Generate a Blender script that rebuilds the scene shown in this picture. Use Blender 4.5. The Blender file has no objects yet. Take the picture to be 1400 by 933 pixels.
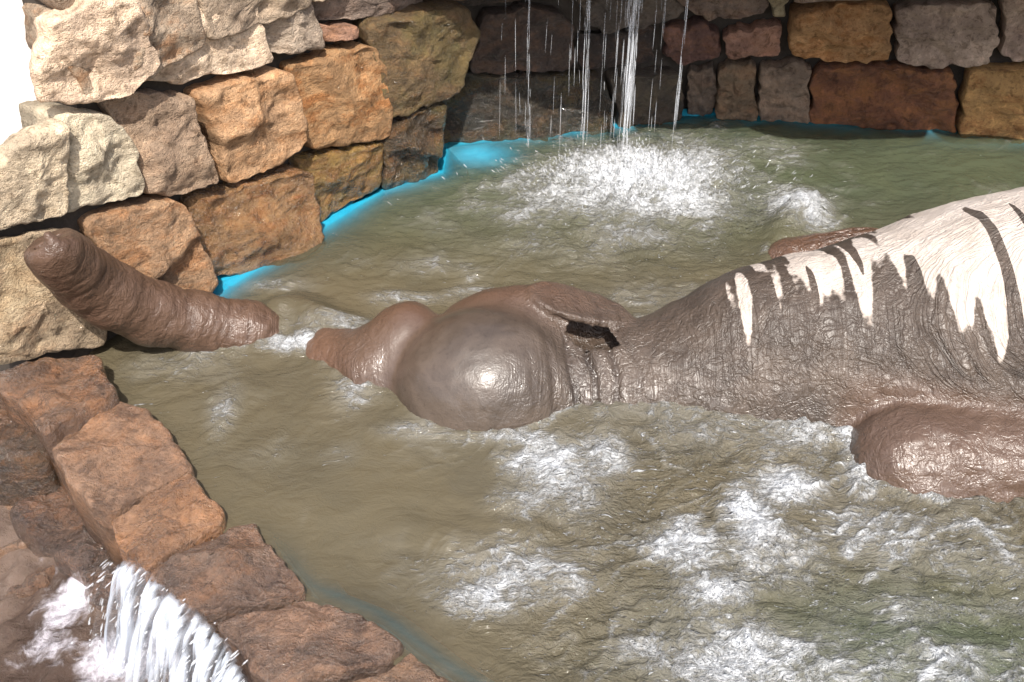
import bpy, math, random
import numpy as np
from mathutils import Vector

# ------------------------------------------------------------------ camera, sky, sun, exposure
sc = bpy.context.scene
C = sc.collection
PW, PH, F = 1400.0, 933.0, 1400.0          # photograph size and focal length in its pixels
CAM = np.array([0.0, 0.0, 3.08]); PITCH = math.radians(38)
cam = bpy.data.cameras.new('camera'); camo = bpy.data.objects.new('camera', cam); C.objects.link(camo)
camo.location = CAM; camo.rotation_euler = (math.pi/2 - PITCH, 0, 0)
cam.sensor_width = 36; cam.lens = 36*F/PW; cam.clip_end = 2000; cam.clip_start = 0.05
sc.camera = camo

SUN_EL, SUN_AZ = math.radians(56), math.radians(173)      # azimuth clockwise from +Y
w = bpy.data.worlds.new('World'); sc.world = w; w.use_nodes = True
nt = w.node_tree; nt.nodes.clear()
sky = nt.nodes.new('ShaderNodeTexSky'); sky.sky_type = 'NISHITA'; sky.sun_disc = False
sky.sun_elevation = SUN_EL; sky.sun_rotation = SUN_AZ; sky.air_density = 1.0; sky.dust_density = 4.0
bg = nt.nodes.new('ShaderNodeBackground'); bg.inputs[1].default_value = 0.15
wo = nt.nodes.new('ShaderNodeOutputWorld')
nt.links.new(sky.outputs[0], bg.inputs[0]); nt.links.new(bg.outputs[0], wo.inputs[0])
sl = bpy.data.lights.new('sun', 'SUN'); sl.energy = 4.6; sl.angle = math.radians(0.8); sl.color = (1, 0.955, 0.89)
so = bpy.data.objects.new('sun', sl); C.objects.link(so)
sd = Vector((math.sin(SUN_AZ)*math.cos(SUN_EL), math.cos(SUN_AZ)*math.cos(SUN_EL), math.sin(SUN_EL)))
so.rotation_euler = sd.to_track_quat('Z', 'Y').to_euler(); so.location = (0, -3, 8)
sc.view_settings.view_transform = 'Standard'; sc.view_settings.look = 'None'
sc.view_settings.exposure = 0.55; sc.view_settings.gamma = 1.0
sc.render.engine = 'CYCLES'
sc.cycles.max_bounces = 6; sc.cycles.diffuse_bounces = 3; sc.cycles.glossy_bounces = 2; sc.cycles.transparent_max_bounces = 8

# ------------------------------------------------------------------ pixel helpers
cp, sp_ = math.cos(PITCH), math.sin(PITCH)
FWD = np.array([0, cp, -sp_]); UP = np.array([0, sp_, cp]); RT = np.array([1.0, 0, 0])
def ray(u, v): return RT*((u-PW/2)/F) + FWD + UP*((PH/2-v)/F)
def onz(u, v, z=0.0):
    d = ray(u, v); return CAM + d*((z-CAM[2])/d[2])
def onplane(u, v, p0, n):
    d = ray(u, v); return CAM + d*(np.dot(p0-CAM, n)/np.dot(d, n))

# ------------------------------------------------------------------ noise
def _hash(ix, iy, iz, seed):
    h = (ix*374761393 + iy*668265263 + iz*2147483647 + seed*974711) & 0xFFFFFFFF
    h = ((h ^ (h >> 13))*1274126177) & 0xFFFFFFFF
    h = ((h ^ (h >> 16))*2246822519) & 0xFFFFFFFF
    return h ^ (h >> 15)
GR = np.array([[1,1,0],[-1,1,0],[1,-1,0],[-1,-1,0],[1,0,1],[-1,0,1],[1,0,-1],[-1,0,-1],[0,1,1],[0,-1,1],[0,1,-1],[0,-1,-1]], float)
def perlin(x, y, z, seed=0):
    x, y, z = np.broadcast_arrays(np.asarray(x, float), np.asarray(y, float), np.asarray(z, float))
    ix, iy, iz = [np.floor(a).astype(np.int64) for a in (x, y, z)]
    fx, fy, fz = x-ix, y-iy, z-iz
    s = lambda t: t*t*t*(t*(t*6-15)+10)
    u, v, q = s(fx), s(fy), s(fz); r = 0
    for a in (0, 1):
        for b in (0, 1):
            for c in (0, 1):
                g = GR[_hash(ix+a, iy+b, iz+c, seed) % 12]
                d = g[..., 0]*(fx-a)+g[..., 1]*(fy-b)+g[..., 2]*(fz-c)
                r = r + d*(u if a else 1-u)*(v if b else 1-v)*(q if c else 1-q)
    return r
def fbm(x, y, z, seed=0, o=4, lac=2.03, g=0.5):
    r = 0; a = 1.0
    for i in range(o):
        r = r + a*perlin(x, y, z, seed+i*17); x, y, z = x*lac, y*lac, z*lac; a *= g
    return r
def sstep(a, b, t):
    t = np.clip((t-a)/(b-a), 0, 1); return t*t*(3-2*t)

# ------------------------------------------------------------------ object helpers
def mesh_obj(name, V, Fc, mat=None, parent=None, smooth=True, loc=None):
    V = np.asarray(V, float)
    if loc is not None: V = V - np.asarray(loc)
    m = bpy.data.meshes.new(name)
    if isinstance(Fc, np.ndarray):
        k = Fc.shape[1]; n = len(Fc)
        m.vertices.add(len(V)); m.vertices.foreach_set('co', V.astype(np.float32).ravel())
        m.loops.add(n*k); m.loops.foreach_set('vertex_index', Fc.astype(np.int32).ravel())
        m.polygons.add(n); m.polygons.foreach_set('loop_start', np.arange(0, n*k, k, dtype=np.int32))
        m.update(calc_edges=True)
    else:
        m.from_pydata([tuple(p) for p in V], [], [tuple(f) for f in Fc]); m.update()
    m.polygons.foreach_set('use_smooth', [smooth]*len(m.polygons))
    o = bpy.data.objects.new(name, m); C.objects.link(o)
    if loc is not None: o.location = loc
    if mat: m.materials.append(mat)
    if parent: o.parent = parent
    return o
def attr(o, name, vals):
    a = o.data.attributes.new(name, 'FLOAT', 'POINT'); a.data.foreach_set('value', np.asarray(vals, np.float32))
def thing(name, label, cat, loc=(0, 0, 0), group=None):
    o = bpy.data.objects.new(name, None); C.objects.link(o); o.location = loc; o.empty_display_size = 0.1
    tag(o, label, cat, group); return o
def tag(o, label, cat, group=None):
    o['label'] = label; o['category'] = cat
    if group: o['group'] = group
    return o

# ------------------------------------------------------------------ node helpers
class NB:
    def __init__(s, name):
        s.m = bpy.data.materials.new(name); s.m.use_nodes = True; s.t = s.m.node_tree; s.t.nodes.clear()
        s.out = s.n('ShaderNodeOutputMaterial')
    def n(s, ty, **kw):
        nd = s.t.nodes.new(ty)
        for k, v in kw.items(): setattr(nd, k, v)
        return nd
    def l(s, a, b): s.t.links.new(a, b)
    def set(s, sock, v):
        if isinstance(v, bpy.types.NodeSocket): s.l(v, sock)
        elif isinstance(v, (tuple, list)) and len(v) == 3 and sock.type == 'RGBA': sock.default_value = (*v, 1)
        else: sock.default_value = v
    def math(s, op, a, b=0.0, c=None, clamp=False):
        nd = s.n('ShaderNodeMath', operation=op, use_clamp=clamp); s.set(nd.inputs[0], a); s.set(nd.inputs[1], b)
        if c is not None: s.set(nd.inputs[2], c)
        return nd.outputs[0]
    def mix(s, f, a, b, mode='MIX'):
        nd = s.n('ShaderNodeMix', data_type='RGBA', blend_type=mode); s.set(nd.inputs[0], f); s.set(nd.inputs[6], a); s.set(nd.inputs[7], b)
        return nd.outputs[2]
    def ramp(s, v, a, b, lo=0.0, hi=1.0):
        nd = s.n('ShaderNodeMapRange', interpolation_type='SMOOTHSTEP'); s.set(nd.inputs[0], v)
        for i, q in enumerate((a, b, lo, hi)): s.set(nd.inputs[i+1], q)
        return nd.outputs[0]
    def vec(s, co, scale=(1, 1, 1), add=None):
        nd = s.n('ShaderNodeVectorMath', operation='MULTIPLY'); s.l(co, nd.inputs[0]); nd.inputs[1].default_value = scale; r = nd.outputs[0]
        if add is not None:
            ad = s.n('ShaderNodeVectorMath', operation='ADD'); s.l(r, ad.inputs[0]); s.l(add, ad.inputs[1]); r = ad.outputs[0]
        return r
    def noise(s, co, scale, detail=4, rough=0.55, dist=0.0):
        nd = s.n('ShaderNodeTexNoise'); s.l(co, nd.inputs['Vector']); nd.inputs['Scale'].default_value = scale
        nd.inputs['Detail'].default_value = detail; nd.inputs['Roughness'].default_value = rough; nd.inputs['Distortion'].default_value = dist
        return nd.outputs[0]
    def voro(s, co, scale, feat='F1'):
        nd = s.n('ShaderNodeTexVoronoi', feature=feat); s.l(co, nd.inputs['Vector']); nd.inputs['Scale'].default_value = scale
        return nd.outputs[0]
    def bump(s, h, strength, dist, normal=None):
        nd = s.n('ShaderNodeBump'); s.set(nd.inputs['Strength'], strength); s.set(nd.inputs['Distance'], dist); s.l(h, nd.inputs['Height'])
        if normal is not None: s.l(normal, nd.inputs['Normal'])
        return nd.outputs[0]
    def attr(s, name, ty='GEOMETRY'):
        nd = s.n('ShaderNodeAttribute', attribute_name=name, attribute_type=ty); return nd.outputs['Fac']
    def pbsdf(s, col, rough, normal=None, **kw):
        nd = s.n('ShaderNodeBsdfPrincipled'); s.set(nd.inputs['Base Color'], col); s.set(nd.inputs['Roughness'], rough)
        if normal is not None: s.l(normal, nd.inputs['Normal'])
        for k, v in kw.items(): s.set(nd.inputs[k.replace('_', ' ')], v)
        return nd.outputs[0]
    def end(s, sh): s.l(sh, s.out.inputs[0]); return s.m

# ------------------------------------------------------------------ materials
def make_stone_mat():
    b = NB('rock')
    co = b.n('ShaderNodeTexCoord').outputs['Object']
    oi = b.n('ShaderNodeObjectInfo'); col, wet, rnd = oi.outputs['Color'], oi.outputs['Alpha'], oi.outputs['Random']
    off = b.n('ShaderNodeCombineXYZ'); sc_ = b.math('MULTIPLY', rnd, 40.0)
    for i in range(3): b.l(sc_, off.inputs[i])
    p = b.vec(co, (1, 1, 1), off.outputs[0])
    strat = b.vec(co, (1.0, 1.0, 2.4), off.outputs[0])
    n1 = b.noise(p, 3.8, 4, 0.65, 0.3); n2 = b.noise(strat, 7, 6, 0.72, 0.2); n3 = b.noise(p, 38, 4, 0.75); n4 = b.noise(p, 150, 2, 0.7)
    rust = b.attr('rust', 'OBJECT'); moss = b.attr('moss', 'OBJECT')
    c = b.mix(b.ramp(n1, 0.3, 0.7), b.mix(1.0, col, (0.66, 0.62, 0.60), 'MULTIPLY'), b.mix(1.0, col, (1.30, 1.27, 1.22), 'MULTIPLY'))
    c = b.mix(b.math('MULTIPLY', b.ramp(b.math('ADD', b.math('MULTIPLY', n2, .55), b.math('MULTIPLY', n1, .45)), 0.44, 0.60), rust, clamp=True), c, (0.32, 0.135, 0.045))
    c = b.mix(b.math('MULTIPLY', b.ramp(n2, 0.62, 0.75), b.math('MULTIPLY', rust, 0.6), clamp=True), c, (0.20, 0.05, 0.025))
    c = b.mix(b.math('MULTIPLY', b.ramp(n1, 0.45, 0.62), moss, clamp=True), c, (0.050, 0.058, 0.014))
    c = b.mix(b.ramp(n3, 0.50, 0.68, 0, 0.65), c, b.mix(1.0, c, (0.42, 0.40, 0.38), 'MULTIPLY'))
    c = b.mix(b.ramp(n3, 0.46, 0.26, 0, 0.45), c, b.mix(1.0, c, (1.5, 1.45, 1.38), 'MULTIPLY'))
    c = b.mix(b.ramp(n4, 0.60, 0.72, 0, 0.5), c, b.mix(1.0, c, (0.35, 0.32, 0.30), 'MULTIPLY'))
    lich = b.noise(p, 11, 3, 0.75, 0.4); c = b.mix(b.ramp(lich, 0.54, 0.66, 0, 0.7), c, b.mix(1.0, c, (0.42, 0.39, 0.36), 'MULTIPLY')); c = b.mix(b.ramp(lich, 0.45, 0.33, 0, 0.6), c, b.mix(1.0, c, (1.5, 1.5, 1.5), 'MULTIPLY'))
    wetm = b.math('MULTIPLY', wet, b.ramp(n1, 0.25, 0.5, 0.75, 1.0), clamp=True)
    c = b.mix(wetm, c, b.mix(1.0, c, (0.66, 0.62, 0.58), 'MULTIPLY'))
    h = b.math('ADD', b.math('MULTIPLY', n2, 0.5), b.math('MULTIPLY', n3, 0.55)); h = b.math('ADD', h, b.math('MULTIPLY', n4, 0.22))
    nor = b.bump(h, 0.9, 0.045); cn = b.bump(b.noise(p, 26, 3, 0.65), 1.0, 0.11)
    rough = b.ramp(wetm, 0, 1, 0.9, 0.16)
    return b.end(b.pbsdf(c, rough, nor, Specular_IOR_Level=b.ramp(wetm, 0, 1, 0.25, 0.5), Coat_Weight=wetm, Coat_Roughness=0.06, Coat_Normal=cn))
ROCK = make_stone_mat()

def plain(name, c1, c2, scale, rough=0.9, bs=0.4, bd=0.02):
    b = NB(name); co = b.n('ShaderNodeTexCoord').outputs['Object']
    n = b.noise(co, scale, 7, 0.65, 0.3); n2 = b.noise(co, scale*9, 5, 0.6)
    return b.end(b.pbsdf(b.mix(b.ramp(b.math('ADD', b.math('MULTIPLY', n, .7), b.math('MULTIPLY', n2, .3)), 0.3, 0.7), c1, c2), rough, b.bump(b.math('ADD', n, n2), bs, bd)))
CORE = plain('joint_earth', (0.035, 0.027, 0.02), (0.07, 0.055, 0.042), 6)
EARTH = plain('ground_earth', (0.13, 0.095, 0.065), (0.24, 0.185, 0.13), 1.2)
PALE = plain('pale_render', (0.72, 0.68, 0.64), (0.82, 0.79, 0.76), 1.5, 0.95, 0.25, 0.02)
BLUE = plain('blue_pool_paint', (0.014, 0.27, 0.43), (0.03, 0.37, 0.54), 3, 0.35, 0.1, 0.01)

def make_water():
    b = NB('murky_water'); co = b.n('ShaderNodeTexCoord').outputs['Object']
    foam = b.attr('foam'); clear = b.attr('clear'); green = b.attr('green'); turb = b.attr('turb')
    warp = b.n('ShaderNodeTexNoise'); b.l(co, warp.inputs['Vector']); warp.inputs['Scale'].default_value = 3; warp.inputs['Detail'].default_value = 3
    wm = b.n('ShaderNodeVectorMath', operation='SCALE'); b.l(warp.outputs['Color'], wm.inputs[0]); wm.inputs['Scale'].default_value = 0.25
    p = b.vec(co, (1, 1, 1), wm.outputs[0]); ps = b.vec(co, (0.55, 1.25, 1), wm.outputs[0])
    f1 = b.noise(p, 5, 7, 0.72, 0.3); f2 = b.noise(ps, 30, 4, 0.7, 0.3)
    rdg = b.math('SUBTRACT', 1.0, b.math('MULTIPLY', b.math('ABSOLUTE', b.math('SUBTRACT', f1, 0.5)), 7.0))
    fn = b.math('ADD', b.math('MULTIPLY', f1, 1.1), b.math('MULTIPLY', f2, 1.5)); fn = b.math('ADD', b.math('SUBTRACT', fn, 0.95), b.math('MULTIPLY', rdg, 0.22))
    lev = b.math('ADD', b.math('MULTIPLY', foam, 1.12), b.math('SUBTRACT', fn, 1.06))
    mask = b.ramp(lev, -0.05, 0.85, 0, .95)
    fl = b.noise(b.vec(co, (0.42, 1.5, 1), wm.outputs[0]), 46, 3, 0.65, 0.2); fleck = b.math('MULTIPLY', b.ramp(fl, b.ramp(turb, 0, 1, 0.72, 0.60), b.ramp(turb, 0, 1, 0.82, 0.74)), 0.7)  # white flecks painted in for sun glints on broken water, bubbles too
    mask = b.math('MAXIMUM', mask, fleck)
    base = b.mix(green, (0.084, 0.069, 0.045), (0.050, 0.062, 0.038))
    base = b.mix(b.ramp(b.noise(p, 2.2, 4), 0.35, 0.68, 0, 0.5), base, b.mix(1.0, base, (1.35, 1.28, 1.15), 'MULTIPLY'))
    base = b.mix(b.ramp(foam, 0.15, 0.8, 0, 0.55), base, (0.215, 0.205, 0.175))      # bubbles just under the surface
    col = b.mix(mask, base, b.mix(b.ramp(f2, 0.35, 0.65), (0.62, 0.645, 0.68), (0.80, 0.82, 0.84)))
    r1 = b.noise(ps, 22, 4, 0.6, 0.3); r2 = b.noise(p, 70, 3, 0.6)
    hh = b.math('ADD', r1, b.math('MULTIPLY', r2, 0.35))
    nor = b.bump(hh, b.ramp(turb, 0, 1, 0.2, 0.85), 0.04)
    nor = b.bump(b.math('MULTIPLY', fn, mask), 0.8, 0.06, nor)
    murky = b.pbsdf(col, b.ramp(mask, 0, 1, 0.06, 0.55), nor, IOR=1.33)
    tr = b.n('ShaderNodeBsdfTransparent'); tr.inputs[0].default_value = (0.90, 0.98, 0.98, 1)
    gl = b.n('ShaderNodeBsdfGlossy'); gl.inputs['Roughness'].default_value = 0.04; b.l(nor, gl.inputs['Normal'])
    fr = b.n('ShaderNodeFresnel'); fr.inputs[0].default_value = 1.33
    m1 = b.n('ShaderNodeMixShader'); b.l(fr.outputs[0], m1.inputs[0]); b.l(tr.outputs[0], m1.inputs[1]); b.l(gl.outputs[0], m1.inputs[2])
    m2 = b.n('ShaderNodeMixShader'); b.l(b.math('MULTIPLY', clear, b.math('SUBTRACT', 1.0, mask), clamp=True), m2.inputs[0]); b.l(murky, m2.inputs[1]); b.l(m1.outputs[0], m2.inputs[2])
    return b.end(m2.outputs[0])
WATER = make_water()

def make_spray():
    b = NB('white_water')
    p = b.pbsdf((0.85, 0.88, 0.92), 0.15, None, IOR=1.33)
    tr = b.n('ShaderNodeBsdfTransparent'); mx = b.n('ShaderNodeMixShader'); mx.inputs[0].default_value = 0.22
    b.l(tr.outputs[0], mx.inputs[1]); b.l(p, mx.inputs[2]); return b.end(mx.outputs[0])
SPRAY = make_spray()
def make_sheet():
    b = NB('cascade_sheet_water'); a = b.attr('streak'); e = b.attr('edge')
    p = b.pbsdf((0.62, 0.67, 0.75), 0.18, None, IOR=1.33)
    tr = b.n('ShaderNodeBsdfTransparent'); mx = b.n('ShaderNodeMixShader')
    b.l(b.math('MULTIPLY', b.ramp(a, 0.30, 0.95, 0.06, 0.95), e, clamp=True), mx.inputs[0]); b.l(tr.outputs[0], mx.inputs[1]); b.l(p, mx.inputs[2]); return b.end(mx.outputs[0])
SHEET = make_sheet()

def make_skin():
    b = NB('elephant_skin'); co = b.n('ShaderNodeTexCoord').outputs['Object']
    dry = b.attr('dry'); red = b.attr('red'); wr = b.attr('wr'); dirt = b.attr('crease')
    sx = b.n('ShaderNodeSeparateXYZ'); b.l(co, sx.inputs[0]); X, Y, Z = sx.outputs
    # drips: noise that varies mostly along the body and hardly down its side
    q = b.n('ShaderNodeCombineXYZ'); b.l(X, q.inputs[0]); b.l(b.math('MULTIPLY', b.math('SUBTRACT', Z, b.math('MULTIPLY', Y, 0.6)), 0.16), q.inputs[1]); b.l(b.math('MULTIPLY', Y, 0.05), q.inputs[2])
    d1 = b.noise(q.outputs[0], 13.0, 1, 0.45, 0.0); d3 = b.noise(b.vec(q.outputs[0], (1, 1.0, 1)), 10, 1, 0.5, 0.3); d2 = b.noise(co, 22, 3, 0.6)
    lev = b.math('ADD', dry, b.math('MULTIPLY', b.math('SUBTRACT', d1, 0.5), 1.45)); lev = b.math('ADD', lev, b.math('MULTIPLY', b.math('SUBTRACT', d2, 0.5), 0.22)); lev = b.math('SUBTRACT', lev, b.ramp(d3, 0.585, 0.68, 0, 1.0))
    top = b.ramp(dry, 0.5, 1.3, 0, 0.12)
    dm = b.ramp(b.math('ADD', lev, top), -0.03, 0.05)
    n1 = b.noise(co, 4, 6, 0.6, 0.5); n2 = b.noise(co, 45, 5, 0.65)
    wet = b.mix(b.ramp(n1, 0.32, 0.68), (0.056, 0.042, 0.032), (0.096, 0.072, 0.055))
    wet = b.mix(red, wet, (0.112, 0.062, 0.039))
    wet = b.mix(b.ramp(n2, 0.5, 0.7, 0, 0.45), wet, b.mix(1.0, wet, (0.55, 0.52, 0.50), 'MULTIPLY'))
    dcol = b.mix(b.ramp(n1, 0.3, 0.7), (0.44, 0.375, 0.32), (0.56, 0.49, 0.43))
    dcol = b.mix(b.ramp(n2, 0.5, 0.75, 0, 0.3), dcol, (0.33, 0.27, 0.23))
    col = b.mix(dm, wet, dcol)
    col = b.mix(b.math('MULTIPLY', dirt, 0.75, clamp=True), col, b.mix(1.0, col, (0.42, 0.38, 0.35), 'MULTIPLY'))  # darkens the skin colour along folds and wrinkle lines
    # wrinkles: long folds along the flank (x) and a fine net of cracks everywhere
    s = b.math('SUBTRACT', Z, b.math('MULTIPLY', Y, 0.8))
    qa = b.n('ShaderNodeCombineXYZ'); b.l(b.math('MULTIPLY', X, 2.6), qa.inputs[0]); b.l(b.math('MULTIPLY', s, 17.0), qa.inputs[1])
    w1 = b.noise(qa.outputs[0], 1.6, 5, 0.6, 1.2)
    qb = b.n('ShaderNodeCombineXYZ'); b.l(b.math('MULTIPLY', b.math('ADD', X, b.math('MULTIPLY', s, -0.55)), 9.0), qb.inputs[0]); b.l(b.math('MULTIPLY', b.math('ADD', s, b.math('MULTIPLY', X, .4)), 5.5), qb.inputs[1])
    w2 = b.noise(qb.outputs[0], 1.7, 5, 0.6, 1.0)
    wd = b.mix(wr, w2, w1)
    ridge = b.math('ABSOLUTE', b.math('SUBTRACT', wd, 0.5)); ridge = b.ramp(ridge, 0.0, 0.11)
    w3 = b.noise(b.vec(co, (1.0, 1.25, 1.25)), 15, 3, 0.6, 0.6); net = b.ramp(b.math('ABSOLUTE', b.math('SUBTRACT', w3, 0.5)), 0.0, 0.10)
    fine = b.noise(co, 130, 3, 0.6)
    sm = b.attr('smoothness')
    ridge = b.math('MULTIPLY', ridge, b.ramp(sm, 0, .7, 1, 0)); h = b.math('ADD', b.math('MULTIPLY', ridge, b.ramp(wr, 0, 1, .35, .95)), b.math('MULTIPLY', net, b.ramp(sm, 0, .7, 0.42, 0.04))); h = b.math('ADD', h, b.math('MULTIPLY', fine, 0.16)); h = b.math('ADD', h, b.math('MULTIPLY', n2, 0.3))
    nor = b.bump(h, b.ramp(sm, 0, 1, 0.55, 0.12), 0.016)
    rough = b.ramp(dm, 0, 1, 0.42, 0.92)
    return b.end(b.pbsdf(col, rough, nor, Specular_IOR_Level=b.ramp(dm, 0, 1, 0.38, 0.12), Coat_Weight=b.math('MULTIPLY', b.math('SUBTRACT', 1.0, dm), b.attr('gloss')), Coat_Roughness=b.ramp(sm, 0, 1, 0.18, 0.30), Coat_Normal=nor))
SKIN = make_skin()

# ------------------------------------------------------------------ rocks
def chaikin(P, it=1, k=0.18):
    for _ in range(it):
        Q = np.roll(P, -1, 0); P = np.stack([P*(1-k)+Q*k, P*k+Q*(1-k)], 1).reshape(-1, 2)
    return P
def resample(P, n):
    Q = np.vstack([P, P[:1]]); L = np.r_[0, np.cumsum(np.linalg.norm(np.diff(Q, axis=0), axis=1))]
    t = np.linspace(0, L[-1], n, endpoint=False); return np.stack([np.interp(t, L, Q[:, 0]), np.interp(t, L, Q[:, 1])], 1)
def srgb(r, g, b):
    f = lambda c: (c/255/12.92 if c < 10 else ((c/255+.055)/1.055)**2.4); return np.array([f(r), f(g), f(b)])
def rock(poly, o, ax, ay, n, parent, col, wet=0.0, rust=0.3, moss=0.0, bulge=0.06, depth=0.35, proud=0.0, seed=0, nb=84, name='stone', inset=0.005, tilt=0.03, rough=1.0, lean=0.0):
    """A block whose front outline is poly (2D in the frame o, ax, ay) and that reaches depth behind that face."""
    rg = np.random.default_rng(seed+5)
    P = resample(chaikin(np.array(poly, float), 2, 0.10), nb)
    c = P.mean(0); R = np.mean(np.linalg.norm(P-c, axis=1))
    d = P-c; rr = np.linalg.norm(d, axis=1, keepdims=True)
    jit = perlin(P[:, 0]*9, P[:, 1]*9, seed*3.1, seed)*0.024 + perlin(P[:, 0]*24, P[:, 1]*24, seed*1.7, seed)*0.014
    P = c + d*(1-(inset)/np.maximum(rr, .05)) + d/rr*jit[:, None]*rough
    S = [1.0, .988, .97, .925, .88, .82, .75, .67, .58, .48, .37, .25, .13]
    planes = [(rg.normal(0, .22*rough, 2), rg.uniform(.35, 1.0)) for _ in range(6)]
    tl = rg.normal(0, tilt, 2)+np.array([lean, 0])
    rows, hs = [], []
    for s in [0.90]+[1.0]*2+S[1:]:
        rows.append(c + (P-c)*s)
    X2 = np.array(rows); sl_ = np.array([0.90]+[1.0]*2+S[1:])
    e = (1-sl_)*R; er = max(bulge*0.38, 0.014)
    prof = np.sqrt(np.clip(1-(1-np.clip(e/er, 0, 1))**2, 0, 1))[:, None]
    D = X2-c
    fac = np.min([bulge*k*1.2+0.02 + D[..., 0]*g[0]+D[..., 1]*g[1] for g, k in planes], axis=0)
    amp = np.clip(e/er, 0, 1)[:, None]
    H = prof*np.clip(fac, .25*bulge, 1.3*bulge) + amp*(fbm(X2[..., 0]*5, X2[..., 1]*5, seed*7.7, seed, 4)*0.030 + np.abs(perlin(X2[..., 0]*9, X2[..., 1]*13, seed*2.3, seed+3))*-0.022 + perlin(X2[..., 0]*30, X2[..., 1]*22, seed, seed)*0.008)*rough
    H += D[..., 0]*tl[0]+D[..., 1]*tl[1] + proud
    H[0] = -depth; H[1] = -min(0.10, depth*.5); 
    V = o + X2[..., 0, None]*ax + X2[..., 1, None]*ay + H[..., None]*n
    m = len(V); V = V.reshape(-1, 3)
    ctr = V[-nb:].mean(0)
    V = np.vstack([V, ctr]); Fs = []
    for i in range(m-1):
        for j in range(nb):
            k = (j+1) % nb; Fs.append((i*nb+j, i*nb+k, (i+1)*nb+k, (i+1)*nb+j))
    for j in range(nb): Fs.append(((m-1)*nb+j, (m-1)*nb+(j+1) % nb, m*nb))
    Fs.append(tuple(range(nb-1, -1, -1)))
    area = np.sum(P[:, 0]*np.roll(P[:, 1], -1)-np.roll(P[:, 0], -1)*P[:, 1])
    if area*np.dot(np.cross(ax, ay), n) < 0: Fs = [f[::-1] for f in Fs]
    loc = o + c[0]*ax + c[1]*ay
    ob = mesh_obj(name, V, Fs, ROCK, parent, True, loc)
    ob.color = (*col, wet); ob['rust'] = float(rust); ob['moss'] = float(moss)
    return ob
class WallPlane:
    def __init__(s, p, q):
        s.p = np.array([p[0], p[1], 0.0]); s.q = np.array([q[0], q[1], 0.0]); d = s.q-s.p; s.len = np.linalg.norm(d)
        s.ax = d/s.len; s.ay = np.array([0, 0, 1.0]); s.n = np.array([s.ax[1], -s.ax[0], 0])
    def px(s, pts):
        out = []
        for u, v in pts:
            P = onplane(u, v, s.p, s.n)-s.p; out.append((np.dot(P, s.ax), P[2]))
        return out
    def stone(s, pts, parent, col, **kw): return rock(s.px(pts), s.p, s.ax, s.ay, s.n, parent, srgb(*col)*kw.pop('k', .78), **kw)
    def courses(s, parent, x0, x1, z0, z1, hgt, wid, seed, cols, **kw):
        rg = random.Random(seed); z = z0; i = 0
        while z < z1-0.02:
            hh = min(hgt*rg.uniform(.85, 1.15), z1-z) if z+hgt*1.3 < z1 else z1-z
            x = x0
            while x < x1-0.02:
                ww = wid*rg.uniform(.7, 1.35)
                if x+ww > x1-wid*.4: ww = x1-x
                j = lambda: rg.uniform(-.03, .03)
                poly = [(x+j(), z+j()), (x+ww/2, z+j()), (x+ww+j(), z+j()), (x+ww+j(), z+hh/2), (x+ww+j(), z+hh+j()), (x+ww/2, z+hh+j()), (x+j(), z+hh+j()), (x+j(), z+hh/2)]
                cc = rg.choice(cols); rock(poly, s.p, s.ax, s.ay, s.n, parent, srgb(*cc)*.62, seed=seed*97+i, rust=rg.uniform(0, .7), nb=56, **kw); i += 1
                x += ww
            z += hh
    def core(s, parent, x0, x1, z0, z1, back=0.13, thick=0.4):
        pts = [s.p + s.ax*x + s.n*-d + np.array([0, 0, z]) for d in (back, back+thick) for x in (x0, x1) for z in (z0, z1)]
        Fs = [(0, 2, 3, 1), (4, 5, 7, 6), (0, 1, 5, 4), (2, 6, 7, 3), (1, 3, 7, 5), (0, 4, 6, 2)]
        return mesh_obj('wall_core', pts, Fs, CORE, parent, False)

L1, L2, L3 = onz(280, 405), onz(519, 256), onz(600, 232)
dL = (L2-L1)/np.linalg.norm(L2-L1); L0 = L1 - dL*2.6
A, B, Cc = onz(606, 197), onz(960, 157), onz(1400, 183)
wl, wc, wb1, wb2 = WallPlane(L1, L2), WallPlane(L2, L3), WallPlane(A, B), WallPlane(B, Cc)

lw = thing('stone_wall', 'sunlit side wall of stacked tan and orange blocks above the raised trunk', 'wall', tuple(L1))
def ch(o, par): o.parent = par; o.matrix_parent_inverse = par.matrix_basis.inverted() if False else o.matrix_parent_inverse; o.location = Vector(o.location)-par.location
W = wl
kids = []
def S(Wp, pts, par, col, **kw):
    if Wp is wl: kw.setdefault('lean', .21); kw['proud'] = kw.get('proud', 0)-.03; kw.setdefault('inset', .013)
    if Wp is not wl: kw.setdefault('rough', 1.5); kw.setdefault('inset', .007); kw.setdefault('tilt', .06)
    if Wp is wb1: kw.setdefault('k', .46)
    if Wp is wb2: kw.setdefault('k', 1.1)
    o = Wp.stone(pts, par, col, **kw); o.location = Vector(o.location)-Vector(par.location); return o
G = (200, 182, 162)
S(wl, [(57,25),(95,5),(105,-15),(178,-12),(192,41),(209,82),(202,99),(171,130),(106,150),(57,147),(51,113),(55,65)], lw, (222,200,176), seed=1, rust=.2, proud=.05, bulge=.05, depth=.1, k=1.0)
S(wl, [(183,-14),(345,-12),(365,50),(374,85),(330,103),(250,122),(188,119),(212,92),(196,45)], lw, (220,200,176), seed=2, rust=.15, proud=-.02, bulge=.05, k=1.0)
S(wl, [(350,-12),(424,-12),(436,30),(446,70),(400,82),(376,82),(366,50)], lw, (176,162,146), seed=3, rust=.1, proud=.0, k=.9)
S(wl, [(430,-12),(575,-12),(570,8),(520,24),(490,32),(440,34)], lw, (140,126,116), seed=4, rust=.1)
S(wl, [(441,36),(488,34),(490,50),(487,54),(448,66)], lw, (176,140,120), seed=5, rust=.4, bulge=.04)
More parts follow.
